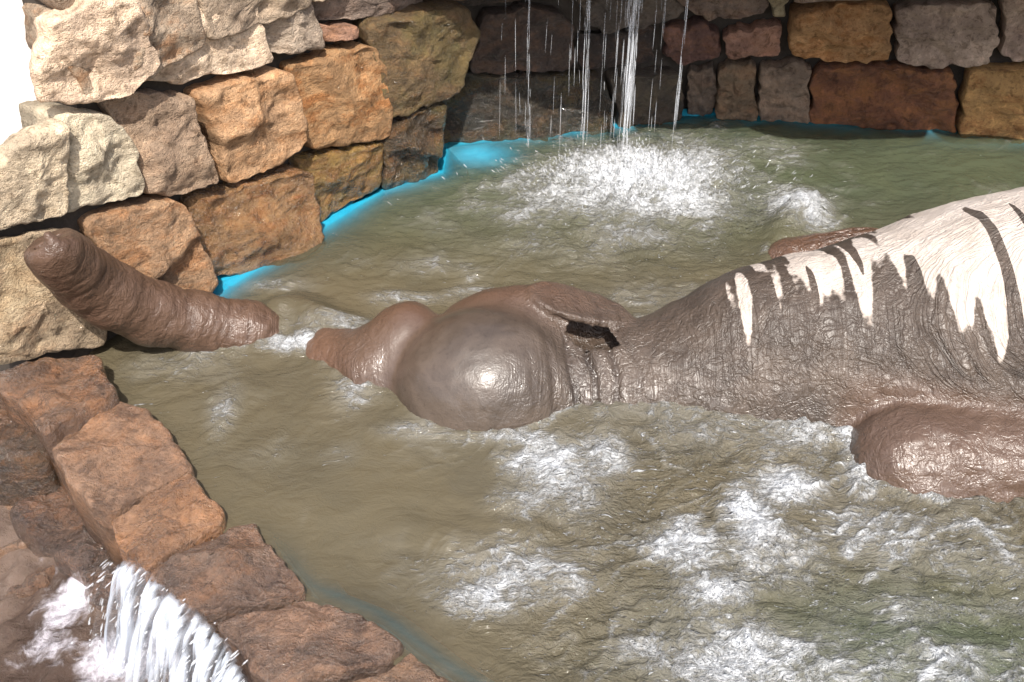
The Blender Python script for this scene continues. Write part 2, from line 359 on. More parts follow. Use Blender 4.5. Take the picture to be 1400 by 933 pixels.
S(wl, [(-18,330),(-8,260),(8,205),(30,180),(60,165),(86,162),(92,200),(94,250),(100,300),(0,324)], lw, (204,190,166), seed=6, rust=.15, moss=.0, depth=.1, bulge=.05, k=.95)
S(wl, [(88,161),(148,155),(178,178),(192,223),(197,268),(102,301),(97,250),(94,200)], lw, (198,188,166), seed=7, rust=.12, moss=.0, bulge=.05, k=.95, inset=.006)
S(wl, [(152,146),(190,125),(260,128),(275,170),(285,220),(296,250),(254,268),(200,271),(186,220),(172,178)], lw, (178,156,134), seed=8, rust=.18, proud=.01)
S(wl, [(268,132),(290,120),(343,103),(390,90),(399,120),(411,185),(395,210),(312,260),(301,206),(286,165)], lw, (204,168,132), seed=9, rust=.6, proud=.05)
S(wl, [(402,90),(445,72),(500,55),(515,90),(523,165),(518,185),(475,202),(430,210),(412,170)], lw, (196,158,116), seed=10, rust=.95, proud=.05, wet=.25)
S(wl, [(415,222),(440,212),(519,186),(518,255),(478,280),(440,312),(426,322)], lw, (170,140,80), seed=11, rust=.7, moss=.35, wet=.8, proud=.02)
S(wl, [(262,270),(310,262),(375,232),(412,226),(420,270),(425,322),(400,346),(340,380),(293,386),(275,330)], lw, (182,146,104), seed=12, rust=.85, moss=.1, wet=.85, proud=.04, bulge=.07)
S(wl, [(118,305),(200,277),(247,270),(262,310),(280,350),(290,384),(282,402),(230,420),(180,420),(150,360)], lw, (190,158,126), seed=13, rust=.7, wet=.45, proud=.03)
S(wl, [(-20,335),(108,312),(125,340),(150,390),(160,430),(150,480),(60,500),(-20,520)], lw, (190,172,146), seed=14, rust=.3, wet=.1, moss=.25, proud=-.05, depth=.15, k=.85)
S(wc, [(491,33),(543,17),(625,3),(639,14),(652,45),(646,69),(625,113),(611,130),(587,137),(539,159),(522,161),(514,120),(505,69),(490,48)], lw, (150,128,92), seed=15, rust=.3, moss=.55, wet=.5, k=.5, proud=.05, bulge=.12, depth=.25)  # low k puts the corner's shade into this wet, mossy stone's tone
S(wc, [(522,168),(587,140),(610,138),(608,171),(600,206),(597,240),(540,268),(519,260),(517,206)], lw, (112,92,58), seed=16, rust=.4, moss=.6, k=.55, wet=1.0, proud=.02, bulge=.1, depth=.2)  # low k again paints in the corner shade, besides real moss and wet
def fix(par, before):
    for o in list(par.children):
        if o.name not in before: o.location = Vector(o.location)-Vector(par.location)
def deferred(par, fn):
    before = {o.name for o in par.children}; fn(); fix(par, before)
XA = wl.px([(84, 40)])[0][0]
# courses above the frame and towards the near end (out of the picture)
deferred(lw, lambda: wl.courses(lw, XA, wl.len+.1, 1.22, 2.0, .42, .6, 21, [(216,196,172),(190,170,150)], depth=.3))
deferred(lw, lambda: wl.core(lw, XA+.05, wl.len+.05, -.6, 1.95))
deferred(lw, lambda: wl.core(lw, wl.px([(-15, 300)])[0][0], XA+.05, -.6, .82, .12))
deferred(lw, lambda: wc.core(lw, .0, wc.len-.05, -.6, 1.0, .16, .12))

bw = thing('stone_wall', 'shaded grey and rust brown block wall behind the splash', 'wall', tuple(B))
SH = dict(wet=.35)
S(wb1, [(662,22),(720,10),(772,14),(790,60),(786,100),(640,106),(650,62)], bw, (120,104,96), seed=31, rust=.2, wet=.6, proud=-.03)
S(wb1, [(600,110),(780,103),(832,108),(838,190),(600,212)], bw, (96,88,72), seed=32, rust=.2, moss=.45, wet=.85, proud=.0)
S(wb1, [(788,-14),(905,-14),(940,10),(902,33),(832,46),(800,30)], bw, (150,140,130), seed=33, rust=.1, wet=.4)
S(wb1, [(560,-14),(785,-14),(770,8),(720,6),(660,16),(600,10)], bw, (110,98,90), seed=34, rust=.1, wet=.5, proud=-.08)
S(wb1, [(795,55),(832,50),(900,38),(902,70),(905,92),(840,104),(792,98)], bw, (104,92,86), seed=35, rust=.2, wet=.7, proud=-.10)
S(wb1, [(836,106),(936,98),(933,160),(930,170),(845,186)], bw, (124,114,100), seed=36, rust=.1, moss=.2, wet=.6)
S(wb2, [(938,98),(978,93),(976,160),(940,164)], bw, (118,106,94), seed=37, rust=.2, wet=.6, proud=-.02)
S(wb2, [(908,-14),(1043,-14),(1052,20),(1000,30),(945,22)], bw, (140,124,112), seed=38, rust=.25)
S(wb2, [(1047,-14),(1084,-14),(1076,2),(1073,20),(1055,20)], bw, (160,148,122), seed=39, rust=.1)
S(wb2, [(904,37),(954,28),(986,48),(985,83),(936,90),(906,76)], bw, (122,92,84), seed=40, rust=.45, wet=.4)
S(wb2, [(988,46),(1069,32),(1071,76),(988,84)], bw, (158,124,108), seed=41, rust=.3)
S(wb2, [(1077,6),(1214,2),(1221,38),(1215,82),(1185,87),(1076,77)], bw, (176,138,98), seed=42, rust=.8, proud=.03)
S(wb2, [(1223,7),(1362,2),(1360,67),(1352,86),(1281,93),(1224,88)], bw, (178,158,142), seed=43, rust=.1, proud=.02)
S(wb2, [(1372,-14),(1490,-14),(1490,90),(1370,86)], bw, (186,164,148), seed=44, rust=.15)
S(wb2, [(981,93),(1030,89),(1035,172),(978,166)], bw, (128,112,92), seed=45, rust=.3, wet=.4)
S(wb2, [(1035,88),(1112,87),(1104,182),(1038,176)], bw, (140,124,108), seed=46, rust=.2, wet=.4)
S(wb2, [(1114,91),(1190,89),(1312,100),(1307,194),(1106,186)], bw, (132,88,62), seed=47, rust=.95, wet=.5)
S(wb2, [(1326,95),(1490,92),(1490,198),(1308,194),(1316,130)], bw, (196,158,104), seed=48, rust=.8, wet=.3, proud=.02)
S(wb2, [(1090,-30),(1360,-30),(1362,-2),(1216,-2),(1080,2)], bw, (150,132,118), seed=49, rust=.2)
CB = [(140,124,110), (168,146,128), (150,112,84)]
deferred(bw, lambda: wb2.courses(bw, 2.75, 4.2, -.1, 1.0, .5, .7, 51, CB, depth=.3))
deferred(bw, lambda: wb1.courses(bw, -.3, wb1.len+.02, .92, 1.35, .42, .6, 52, CB, depth=.3))
deferred(bw, lambda: wb2.courses(bw, -.02, 4.2, .98, 1.35, .4, .6, 53, CB, depth=.3))
deferred(bw, lambda: wb1.core(bw, -.35, wb1.len+.05, -.6, 1.4, .16))
deferred(bw, lambda: wb2.core(bw, -.05, 4.3, -.6, 1.4, .14))
# unseen ledge slabs added over the pool to shade the wall; water pours off
EZ = np.array([0, 0, 1.0]); X0 = np.array([1.0, 0, 0]); Y0 = np.array([0, 1.0, 0])
def ledge():
    rg = random.Random(8); x = -.9; i = 0
    while x < 4.9:
        ww = rg.uniform(.8, 1.2); y0 = 5.34+rg.uniform(-.04, .04) if x < 1.2 else 5.16+rg.uniform(-.05, .05)
        o = rock([(x, y0), (x+ww/2, y0-.03), (x+ww+.09, y0), (x+ww+.09, 6.9), (x+ww/2, 6.95), (x, 6.9)], EZ*(1.62+.05*(i % 2)), X0, Y0, EZ, bw, srgb(160,140,120)*.6, seed=60+i, depth=.34, name='ledge_slab', wet=.3, inset=.004); x += ww; i += 1
deferred(bw, ledge)

# pale rendered wall behind the upper left of the stone wall
pw = []
px0, px1 = np.array([-2.0, 4.24]), np.array([-5.2, 3.94]); nrm = np.array([0, 1.0])
xs = np.linspace(0, 1, 40); zs = np.linspace(-.6, 2.6, 30)
gx, gz = np.meshgrid(xs, zs, indexing='ij')
bx_ = px0[0]+(px1[0]-px0[0])*gx; by_ = px0[1]+(px1[1]-px0[1])*gx + fbm(gx*4, gz*1.5, 0, 3, 4)*.05
V = np.stack([bx_, by_, gz], -1).reshape(-1, 3); n0 = len(V); V = np.vstack([V, V+np.array([0, .3, 0])])
idx = np.arange(n0).reshape(40, 30); q = np.stack([idx[:-1, :-1], idx[:-1, 1:], idx[1:, 1:], idx[1:, :-1]], -1).reshape(-1, 4)
bd = np.r_[idx[:, 0], idx[-1, 1:], idx[::-1, -1][1:], idx[0, ::-1][1:-1]]
side = np.stack([bd, np.roll(bd, -1), np.roll(bd, -1)+n0, bd+n0], -1)
pwall = mesh_obj('rendered_wall', V, np.vstack([q, q[:, ::-1]+n0, side]), PALE)
tag(pwall, 'glaring white sunlit wall at the end of the stone courses', 'wall')

# ------------------------------------------------------------------ pool rim
RZ = 0.10
kerb = thing('stone_kerb', 'low wet brown stone kerb between the pool and the muddy runoff', 'kerb', tuple(onz(262, 625)))
def top(pts, z, col, seed, **kw):
    poly = [tuple(onz(u, v, z)[:2]) for u, v in pts]
    o = rock(poly, EZ*(z-kw.get('bulge', .05)), X0, Y0, EZ, kerb, srgb(*col)*.60, seed=seed, depth=.62, inset=.014, **kw); o.location = Vector(o.location)-Vector(kerb.location); return o
top([(-60,500),(40,478),(128,466),(142,490),(158,524),(110,552),(58,590),(30,560),(-10,520),(-60,530)], .20, (150,120,98), 71, rust=.5, wet=.8, bulge=.07)
top([(64,588),(110,556),(152,528),(205,545),(240,590),(264,628),(215,655),(138,688),(90,660),(68,625)], .13, (184,150,124), 72, rust=.4, wet=.7, bulge=.07)
top([(134,700),(190,672),(262,638),(290,668),(314,700),(250,735),(192,776),(160,745)], .10, (184,144,112), 73, rust=.5, wet=.85, bulge=.06)
top([(188,782),(250,738),(318,704),(348,698),(380,745),(422,796),(350,815),(276,836),(230,815)], .10, (146,122,106), 74, rust=.35, wet=.8, bulge=.06)
top([(282,840),(350,818),(424,800),(475,812),(512,832),(560,870),(520,900),(430,930),(372,950),(330,900)], .09, (150,126,110), 75, rust=.22, wet=.75, bulge=.06)
top([(376,955),(440,930),(524,902),(564,874),(610,905),(670,950),(640,1010),(520,1060),(430,1040)], .08, (156,132,112), 76, rust=.25, wet=.75, bulge=.06)
top([(640,1015),(676,956),(760,985),(880,1010),(900,1075),(780,1120),(660,1110)], .06, (158,122,94), 77, rust=.4, wet=.6)
for i in range(5):
    u0 = 900+i*190; top([(u0, 1012+i*4), (u0+100, 1018+i*4), (u0+184, 1016+i*4), (u0+190, 1080), (u0+100, 1110), (u0, 1085)], .06, (150,118,92), 80+i, rust=.4, wet=.5)
# a wet slope of smaller stones on the runoff side of the kerb
rub = [((20,600),.0,.22,(92,78,62)),((-10,690),-.25,.26,(168,140,118)),((70,690),-.15,.17,(120,98,84)),((112,740),-.22,.13,(120,104,96)),((30,770),-.36,.20,(150,122,102)),((150,790),-.28,.12,(110,94,86))]
for i, ((u, v), z, r, cc) in enumerate(rub):
    p = onz(u, v, z); rg = random.Random(i+3); k = 9
    poly = [(p[0]+r*rg.uniform(.8, 1.2)*math.cos(a*2*math.pi/k), p[1]+r*rg.uniform(.75, 1.1)*math.sin(a*2*math.pi/k)) for a in range(k)]
    o = rock(poly, EZ*(z-.07), X0, Y0, EZ, None, srgb(*cc)*.6, seed=90+i, depth=.7, wet=.9, rust=.25, bulge=.09, name='wet_rock', tilt=.18, nb=60)
    tag(o, ['dark wet rock in the corner below the top kerb stone', 'pale tan wet rock at the outer edge of the runoff', 'brown wet rock tucked against the kerb by the foam trickle', 'small grey wet rock just above the overflow cascade', 'broad low wet rock in the muddy runoff', 'smallest dark wet rock beside the top of the cascade'][i], 'rock', 'rocks in the runoff')

# ------------------------------------------------------------------ elephant (implicit surface -> one mesh)
def v3(*a): return np.array(a, float)
def ell(P, c, r):
    q = [(P[i]-c[i])/r[i] for i in range(3)]; k0 = np.sqrt(q[0]**2+q[1]**2+q[2]**2)
    k1 = np.sqrt((q[0]/r[0])**2+(q[1]/r[1])**2+(q[2]/r[2])**2); return k0*(k0-1)/np.maximum(k1, 1e-6)
def cone(P, a, b, ra, rb):
    ba = b-a; L = np.dot(ba, ba); t = np.clip(sum((P[i]-a[i])*ba[i] for i in range(3))/L, 0, 1)
    return np.sqrt(sum((P[i]-a[i]-t*ba[i])**2 for i in range(3))) - (ra+(rb-ra)*t)
def smin(a, b, k):
    h = np.clip(.5+.5*(b-a)/k, 0, 1); return b+(a-b)*h-k*h*(1-h)
TR = [(v3(-.62, 3.80, -.10), .25), (onz(462, 500, -.14), .19), (onz(400, 484, -.20), .155), (onz(340, 456, -.03), .148), (onz(270, 441, .08), .150), (onz(205, 428, .20), .150),
      (onz(150, 402, .38), .148), (onz(116, 380, .52), .138), (onz(92, 360, .66), .124), (onz(76, 346, .76), .110), (onz(72, 341, .80), .100)]
def body(P):
    X, Y, Z = P
    f = ell(P, v3(2.95, 3.86, -.16), v3(1.80, .86, 1.0))
    f = smin(f, ell(P, v3(4.05, 3.80, -.25), v3(.85, .82, .92)), .25)
    f = smin(f, ell(P, v3(1.42, 3.84, -.20), v3(.80, .52, .68)), .22)
    f = smin(f, cone(P, v3(1.25, 3.80, -.24), v3(.0, 3.72, -.2), .46, .33), .16)
    f = smin(f, ell(P, v3(.08, 3.96, .02), v3(.46, .24, .255)), .10)             # far side of the skull, ear root
    f = smin(f, ell(P, v3(-.13, 3.64, -.04), v3(.425, .365, .37)), .09)          # near forehead dome
    f = smin(f, ell(P, v3(-.50, 3.86, .0), v3(.20, .23, .25)), .055)          # far forehead dome
    f = smin(f, ell(P, v3(-.10, 3.75, -.35), v3(.60, .42, .36)), .12)          # jaw under water
    g = None
    for (a, ra), (b_, rb) in zip(TR[:-1], TR[1:]):
        c = cone(P, a, b_, ra, rb); g = c if g is None else smin(g, c, .05)
    tp_, td = TR[-1][0], (TR[-1][0]-TR[-3][0]); td = td/np.linalg.norm(td); sd_ = np.cross(td, v3(.6, -.7, .3)); sd_ /= np.linalg.norm(sd_); ud_ = np.cross(sd_, td)
    td = td+v3(-.35, .75, .0); td = td/np.linalg.norm(td); sd_ = np.cross(td, v3(.6, -.7, .3)); sd_ /= np.linalg.norm(sd_); ud_ = np.cross(sd_, td)
    al_ = sum((P[i]-tp_[i])*td[i] for i in range(3))-.04
    g = -smin(-g, -al_, .03)
    for q_ in (-1, 1): g = np.maximum(g, -cone(P, tp_+sd_*.038*q_-td*.05, tp_+sd_*.034*q_+td*.08, .022, .027))
    g = smin(g, cone(P, tp_+ud_*.07+td*.0, tp_+ud_*.07+td*.07, .035, .018), .04)
    f = smin(f, g, .09)
    # near foreleg folded forward along the flank, far foreleg beyond the shoulder
    f = smin(f, cone(P, v3(1.70, 3.15, -.07), v3(2.9, 3.10, -.04), .27, .31), .045)
    f = smin(f, cone(P, v3(1.9, 3.15, -.4), v3(1.5, 3.2, -.6), .24, .2), .08)
    f = smin(f, cone(P, v3(1.55, 4.70, -.10), v3(1.95, 4.68, -.06), .19, .22), .06)
    f = smin(f, cone(P, v3(2.1, 4.5, -.2), v3(1.8, 4.66, -.2), .3, .22), .12)
    # hind legs tucked under, tail
    f = smin(f, cone(P, v3(4.1, 3.15, -.35), v3(3.4, 3.0, -.55), .36, .24), .1)
    f = smin(f, cone(P, v3(4.1, 4.45, -.35), v3(3.4, 4.6, -.55), .36, .24), .1)
    f = smin(f, cone(P, v3(4.75, 3.8, .25), v3(5.0, 3.75, -.45), .09, .05), .08)
    # ear: a leathery flap standing off the neck over a dark hollow
    ax, ay = X-.33, Y-3.96; az = Z-(.205-.30*ax-.12*ay)
    az = az + .25*np.clip(ax-.12, 0, 1)**2*4*np.clip(-ay/.14, 0, 1)
    half = np.sqrt(np.clip(ax/.25, -9, 9)**2+(ay/(.15-.10*ax))**2)
    ear = np.maximum(np.abs(az)-.016, (half-1)*.14)
    f = smin(f, ear, .03)
    cav = np.maximum(ell(P, v3(.41, 3.84, .13), v3(.19, .15, .11)), az+.022)
    f = np.maximum(f, -cav)
    return np.maximum(f, -.66-Z)
H_ = 0.0125
org = v3(-2.30, 2.55, -.70); dims = (np.array([7.35, 2.55, 1.72])/H_).astype(int)
def build_elephant():
    # evaluate only near the surface: coarse pass, then fine blocks
    K = 10; nb_ = [int(math.ceil(d/K)) for d in dims]; N = [k*K+1 for k in nb_]
    f = np.full(N, 1.0, np.float32)
    cx = [org[i]+(np.arange(nb_[i])+.5)*K*H_ for i in range(3)]
    cxx = np.meshgrid(*cx, indexing='ij'); fc = body([a for a in cxx])
    for i, j, k in np.argwhere(np.abs(fc) < K*H_*2):
        a = [org[0]+np.arange(i*K, i*K+K+1)*H_, org[1]+np.arange(j*K, j*K+K+1)*H_, org[2]+np.arange(k*K, k*K+K+1)*H_]
        f[i*K:i*K+K+1, j*K:j*K+K+1, k*K:k*K+K+1] = body(np.meshgrid(*a, indexing='ij'))
    for i, j, k in np.argwhere(fc <= -K*H_*2):
        sub = f[i*K:i*K+K+1, j*K:j*K+K+1, k*K:k*K+K+1]; sub[sub == 1.0] = -1.0
    s = f < 0
    corners = [s[a:N[0]-1+a, b:N[1]-1+b, c:N[2]-1+c] for a in (0, 1) for b in (0, 1) for c in (0, 1)]
    cnt = sum(c.astype(np.int8) for c in corners); act = (cnt > 0) & (cnt < 8)
    ids = np.argwhere(act); lut = np.full(act.shape, -1, np.int32); lut[act] = np.arange(len(ids))
    acc = np.zeros((len(ids), 3)); num = np.zeros(len(ids))
    for ax in range(3):
        e = np.eye(3, dtype=int)[ax]; o1, o2 = [q for q in range(3) if q != ax]
        for a in (0, 1):
            for b in (0, 1):
                c0 = ids.copy(); c0[:, o1] += a; c0[:, o2] += b; c1 = c0+e
                fa, fb = f[tuple(c0.T)], f[tuple(c1.T)]; m = (fa < 0) != (fb < 0)
                t = np.where(m, fa/np.where(m, fa-fb, 1), 0); acc += np.where(m[:, None], c0+t[:, None]*e, 0); num += m
    V = org + acc/num[:, None]*H_
    Q = []
    for ax in range(3):
        o1, o2 = (ax+1) % 3, (ax+2) % 3; e = np.eye(3, dtype=int)
        sl0 = [slice(None)]*3; sl1 = [slice(None)]*3; sl0[ax] = slice(0, -1); sl1[ax] = slice(1, None)
        a, b = s[tuple(sl0)], s[tuple(sl1)]; p = np.argwhere(a != b)
        ok = (p[:, o1] > 0) & (p[:, o2] > 0) & (p[:, o1] < N[o1]-1) & (p[:, o2] < N[o2]-1); p = p[ok]
        g = [lut[tuple((p-d).T)] for d in (0*e[0], e[o1], e[o1]+e[o2], e[o2])]
        qq = np.stack(g, -1); inside = a[tuple(p.T)]; qq[~inside] = qq[~inside][:, ::-1]; Q.append(qq)
    Q = np.vstack(Q); Q = Q[(Q >= 0).all(1)]
    return V, Q
EV, EQ = build_elephant()
def vnormals(V, Q):
    n = np.cross(V[Q[:, 2]]-V[Q[:, 0]], V[Q[:, 3]]-V[Q[:, 1]]); N = np.zeros_like(V)
    for i in range(4): np.add.at(N, Q[:, i], n)
    return N/np.maximum(np.linalg.norm(N, axis=1, keepdims=True), 1e-9)
EN = vnormals(EV, EQ)
def gauss(V, c, r): return np.exp(-(((V-np.array(c))/np.array(r))**2).sum(1))
x, y, z = EV.T; s_ = z-.8*y
wf = sstep(1.35, 1.9, x); lgm0 = sstep(3.45, 3.3, y)*sstep(.33, .2, z)
flank = perlin(x*2.2+fbm(x*2, s_*3, 0, 2, 3)*.5, s_*15, 0, 5); flank = -np.exp(-(flank/.16)**2)
shd = perlin((x-.55*s_)*8+fbm(x*3, s_*3, 0, 4, 3)*1.2, (s_+.4*x)*5, 0, 6); shd = -np.exp(-(shd/.16)**2)
neckm = gauss(EV, (.37, 3.55, .05), (.19, .40, .40))
fold = np.sin((x+.18*(y-3.5)+.03*perlin(x*5, y*5, z*5, 9))*62)
fold = -np.clip(-fold, 0, 1)**1.5
headm = gauss(EV, (-.25, 3.65, .1), (.38, .42, .5)); headm2 = np.clip(headm*1.4, 0, 1)
trk = sstep(-.70, -.95, x)
tpts = np.array([p for p, q_ in TR]); arc = np.zeros(len(EV)); bd_ = np.full(len(EV), 9.0); acc_ = 0.0
for a_, b_ in zip(tpts[:-1], tpts[1:]):
    L_ = np.linalg.norm(b_-a_); t_ = np.clip(((EV-a_)@(b_-a_))/L_**2, 0, 1); dd = np.linalg.norm(EV-a_-t_[:, None]*(b_-a_), axis=1)
    arc = np.where(dd < bd_, acc_+t_*L_, arc); bd_ = np.minimum(bd_, dd); acc_ += L_
ring = perlin(arc*17+.35*perlin(x*7, y*7, z*7, 8)*3, .5, .5, 18)+.6*perlin(arc*38+perlin(x*9, y*9, z*9, 8)*1.5, .5, .5, 19); ring = -np.exp(-(ring/.16)**2)*trk
low = sstep(.45, .15, z)
disp = (flank*.012*wf*(1-.85*lgm0)*sstep(.62, .35, z) + shd*.002*(1-wf)*sstep(.85, 1.2, x))*(1-trk)
disp += fold*neckm*.026 + ring*.0045 + fbm(x*6, y*6, z*6, 12, 3)*.010*(1-.6*headm2) + fbm(x*5, y*9, z*9, 14, 3)*.012*lgm0*wf
earm = np.clip(gauss(EV, (.40, 3.88, .15), (.24, .14, .16))*1.6, 0, 1); disp = disp*(1-.9*earm)
EV = EV + EN*disp[:, None]
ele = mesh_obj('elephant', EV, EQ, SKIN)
tag(ele, 'wet elephant lying in the pool with its trunk lifted over the kerb', 'elephant')
zline = np.interp(x, [.9, 1.05, 1.35, 1.7, 2.1, 3, 5], [.50, .42, .48, .50, .48, .50, .6]) - .10*(y-3.75)
dry = np.clip((z-zline)*2.2, -1.0, 1.6)
attr(ele, 'dry', np.where((x < .95) | (EN[:, 2] < .1), -1.0, dry))
legm = sstep(3.45, 3.3, y)*sstep(1.35, 1.5, x)*sstep(.33, .2, z)
far = sstep(4.3, 4.5, y)
ridge_r = gauss(EV, (.0, 4.05, .22), (.55, .22, .2)) + gauss(EV, (-.5, 3.95, .2), (.2, .2, .15))*.8
attr(ele, 'red', np.clip(legm*.55+far+trk*.75+ridge_r*.9+gauss(EV, (-.72, 3.7, .0), (.25, .3, .3))*.6, 0, 1))
attr(ele, 'wr', wf*(1-.9*legm)); attr(ele, 'smoothness', np.clip(headm2*.75+legm*.28+trk*.3, 0, 1)); attr(ele, 'gloss', np.clip(.16+headm2*.4+legm*.22+far*.5+neckm*.3+sstep(.25, .05, z)*.35, 0, 1))
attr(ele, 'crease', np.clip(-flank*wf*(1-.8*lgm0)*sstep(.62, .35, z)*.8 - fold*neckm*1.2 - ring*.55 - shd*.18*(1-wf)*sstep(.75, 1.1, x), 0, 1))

# ------------------------------------------------------------------ pool: liner, water, floor
rim_px = [(140,470),(160,520),(264,628),(316,698),(350,700),(424,796),(512,830),(610,905),(700,960),(880,1010),(1100,1015),(1900,1030)]
rim_w = [onz(u, v)[:2] for u, v in rim_px]
wall_w = [L3[:2], L2[:2], L1[:2]]
backR = (Cc+ (Cc-B)/np.linalg.norm(Cc-B)*1.6)[:2]
poly = np.array([wall_w[2]]+rim_w+[np.array([5.4, 2.0]), np.array([5.4, 6.0]), backR, Cc[:2], B[:2], A[:2], L3[:2], L2[:2]])
def inside(px_, py_, poly):
    r = np.zeros(px_.shape, bool); n = len(poly)
    for i in range(n):
        (x1, y1), (x2, y2) = poly[i], poly[(i+1) % n]
        c = ((y1 > py_) != (y2 > py_)) & (px_ < (x2-x1)*(py_-y1)/(y2-y1+1e-12)+x1); r ^= c
    return r
def dist_line(px_, py_, pts):
    d = np.full(px_.shape, 9.0)
    for (x1, y1), (x2, y2) in zip(pts[:-1], pts[1:]):
        dx, dy = x2-x1, y2-y1; t = np.clip(((px_-x1)*dx+(py_-y1)*dy)/(dx*dx+dy*dy), 0, 1); d = np.minimum(d, np.hypot(px_-x1-t*dx, py_-y1-t*dy))
    return d
st = 0.0125
gx, gy = np.meshgrid(np.arange(-2.2, 5.3, st), np.arange(1.35, 6.6, st), indexing='ij')
dall = dist_line(gx, gy, list(poly)+[poly[0]])
keep = inside(gx, gy, poly) | (dall < .13)
dl = dist_line(gx, gy, [L1[:2], L2[:2], L3[:2], A[:2]]); db = dist_line(gx, gy, [A[:2], B[:2], Cc[:2], backR]); dr = dist_line(gx, gy, rim_w)
# photograph positions of foam: pixel, radii in pixels, strength
foam_px = [(880,245,110,42,1.15),(800,255,90,34,.85),(720,255,60,20,.55),(950,225,70,38,.7),(1060,210,40,22,.5),(1095,285,38,28,1.0),(860,322,70,16,.65),(980,270,80,30,.5),(700,285,120,30,.35),(760,335,160,26,.30),
 (770,650,65,42,.85),(830,625,38,30,.8),(720,680,45,25,.65),(690,780,75,38,.75),(650,815,50,25,.85),(745,795,70,25,.45),(1075,665,50,22,.95),(1025,705,28,45,.9),(925,745,45,28,.95),(985,810,50,22,.75),(1160,600,22,60,.8),(1175,655,30,30,.8),
 (1100,580,70,45,.6),(960,570,110,40,.45),(1000,890,110,50,.68),(910,885,70,20,.6),(1060,770,60,45,.45),(880,790,200,70,.25),(860,560,60,20,.5),(1330,770,100,24,.35),(1290,830,120,18,.40),(1200,720,60,40,.45),(1350,600,10,10,0),
 (300,565,22,24,.6),(230,505,60,20,.35),(400,470,40,10,.95),(560,405,60,10,.5),(640,395,40,8,.4),(700,600,80,10,.55),(480,540,30,22,.5),(560,590,50,14,.45),(1000,430,10,10,0),(900,400,90,22,.35),(1190,930,160,40,.5),(1300,900,120,20,.4),(360,390,70,10,.35),(470,620,150,20,.18),(600,360,120,14,.25)]
foam = np.zeros(gx.shape)
for (u, v, ru, rv, a) in foam_px:
    p = onz(u, v); dxm = abs(onz(u+ru, v)[0]-p[0]); dym = max(abs(onz(u, v-rv)[1]-p[1]), .03)
    if a > 0: foam = np.maximum(foam, a*np.exp(-(((gx-p[0])/dxm)**2+((gy-p[1])/dym)**2)*.62))
# contact with the elephant: distance of the surface at the water level
fe = body([gx, gy, np.zeros_like(gx)])
front = np.exp(-np.clip(fe, 0, 9)/.05)
foam = np.maximum(foam, .42*front*sstep(-.35, .3, fbm(gx*3, gy*3, 2, 31, 3)))
foam += fbm(gx*3.2, gy*3.2, 0, 33, 4)*.22 + .10  # constant base adds sparse white specks painted for glints
ca, sa = math.cos(.45), math.sin(.45); al, ac = gx*ca+gy*sa, -gx*sa+gy*ca
wp = fbm(gx*1.8, gy*1.8, 7, 51, 3)*.35
sk = np.clip(1-np.abs(perlin(al*1.6+wp, ac*6+wp*5, 1, 52))*9, 0, 1)*sstep(-.2, .35, fbm(gx*2, gy*2, 9, 53, 2))
sk2 = np.clip(1-np.abs(perlin(al*3.5+wp, ac*11+wp*6, 2, 54))*8, 0, 1)*sstep(-.1, .4, fbm(gx*2.5, gy*2.5, 4, 55, 2))
foam += .10*sstep(-.2, 1.0, gx)*sstep(3.4, 2.6, gy)
foam += (.34*sk+.26*sk2)*(.35+.65*np.clip(sstep(-.9, .6, gx)*sstep(4.2, 3.2, gy)+sstep(4.6, 5.2, gy)*.5, 0, 1))
turb = .25 + .75*np.clip(sstep(-.35, .9, gx)*sstep(3.6, 3.0, gy) + foam*.8 + np.exp(-((gx-.8)**2+(gy-5.4)**2)/.5), 0, 1)
calm = np.exp(-(((gx+.55)/.5)**2+((gy-2.85)/.45)**2)); turb *= 1-.75*calm
wx, wy = gx+fbm(gx*1.6, gy*1.6, 0, 41, 2)*.25, gy+fbm(gx*1.6, gy*1.6, 5, 42, 2)*.25
h = .022*fbm(wx*1.3, wy*1.9, 0, 43, 3)
r1 = perlin(wx*4.2, wy*8.5, 0, 44); r2 = perlin(wx*9, wy*17, 0, 45); r3 = perlin(wx*21, wy*34, 0, 46)
h += turb*(.022*(.5-np.abs(r1)*1.6) + .013*(.5-np.abs(r2)*1.6) + .006*r3)
fm = np.clip(foam, 0, 1.2)
h += fm**1.5*(.050*np.abs(fbm(gx*9, gy*9, 0, 47, 4))+.012)
sp = np.exp(-(((gx-.76)/.42)**2+((gy-5.50)/.26)**2)); h += sp*(.05+.16*np.clip(fbm(gx*10, gy*10, 3, 48, 4, 2.1, .6), -.1, 1))
ce = onz(1085, 300); h += .10*np.exp(-(((gx-ce[0]-.5*(gy-ce[1]))/.13)**2+((gy-ce[1])/.22)**2))*(1+.5*perlin(gx*9, gy*9, 0, 49))
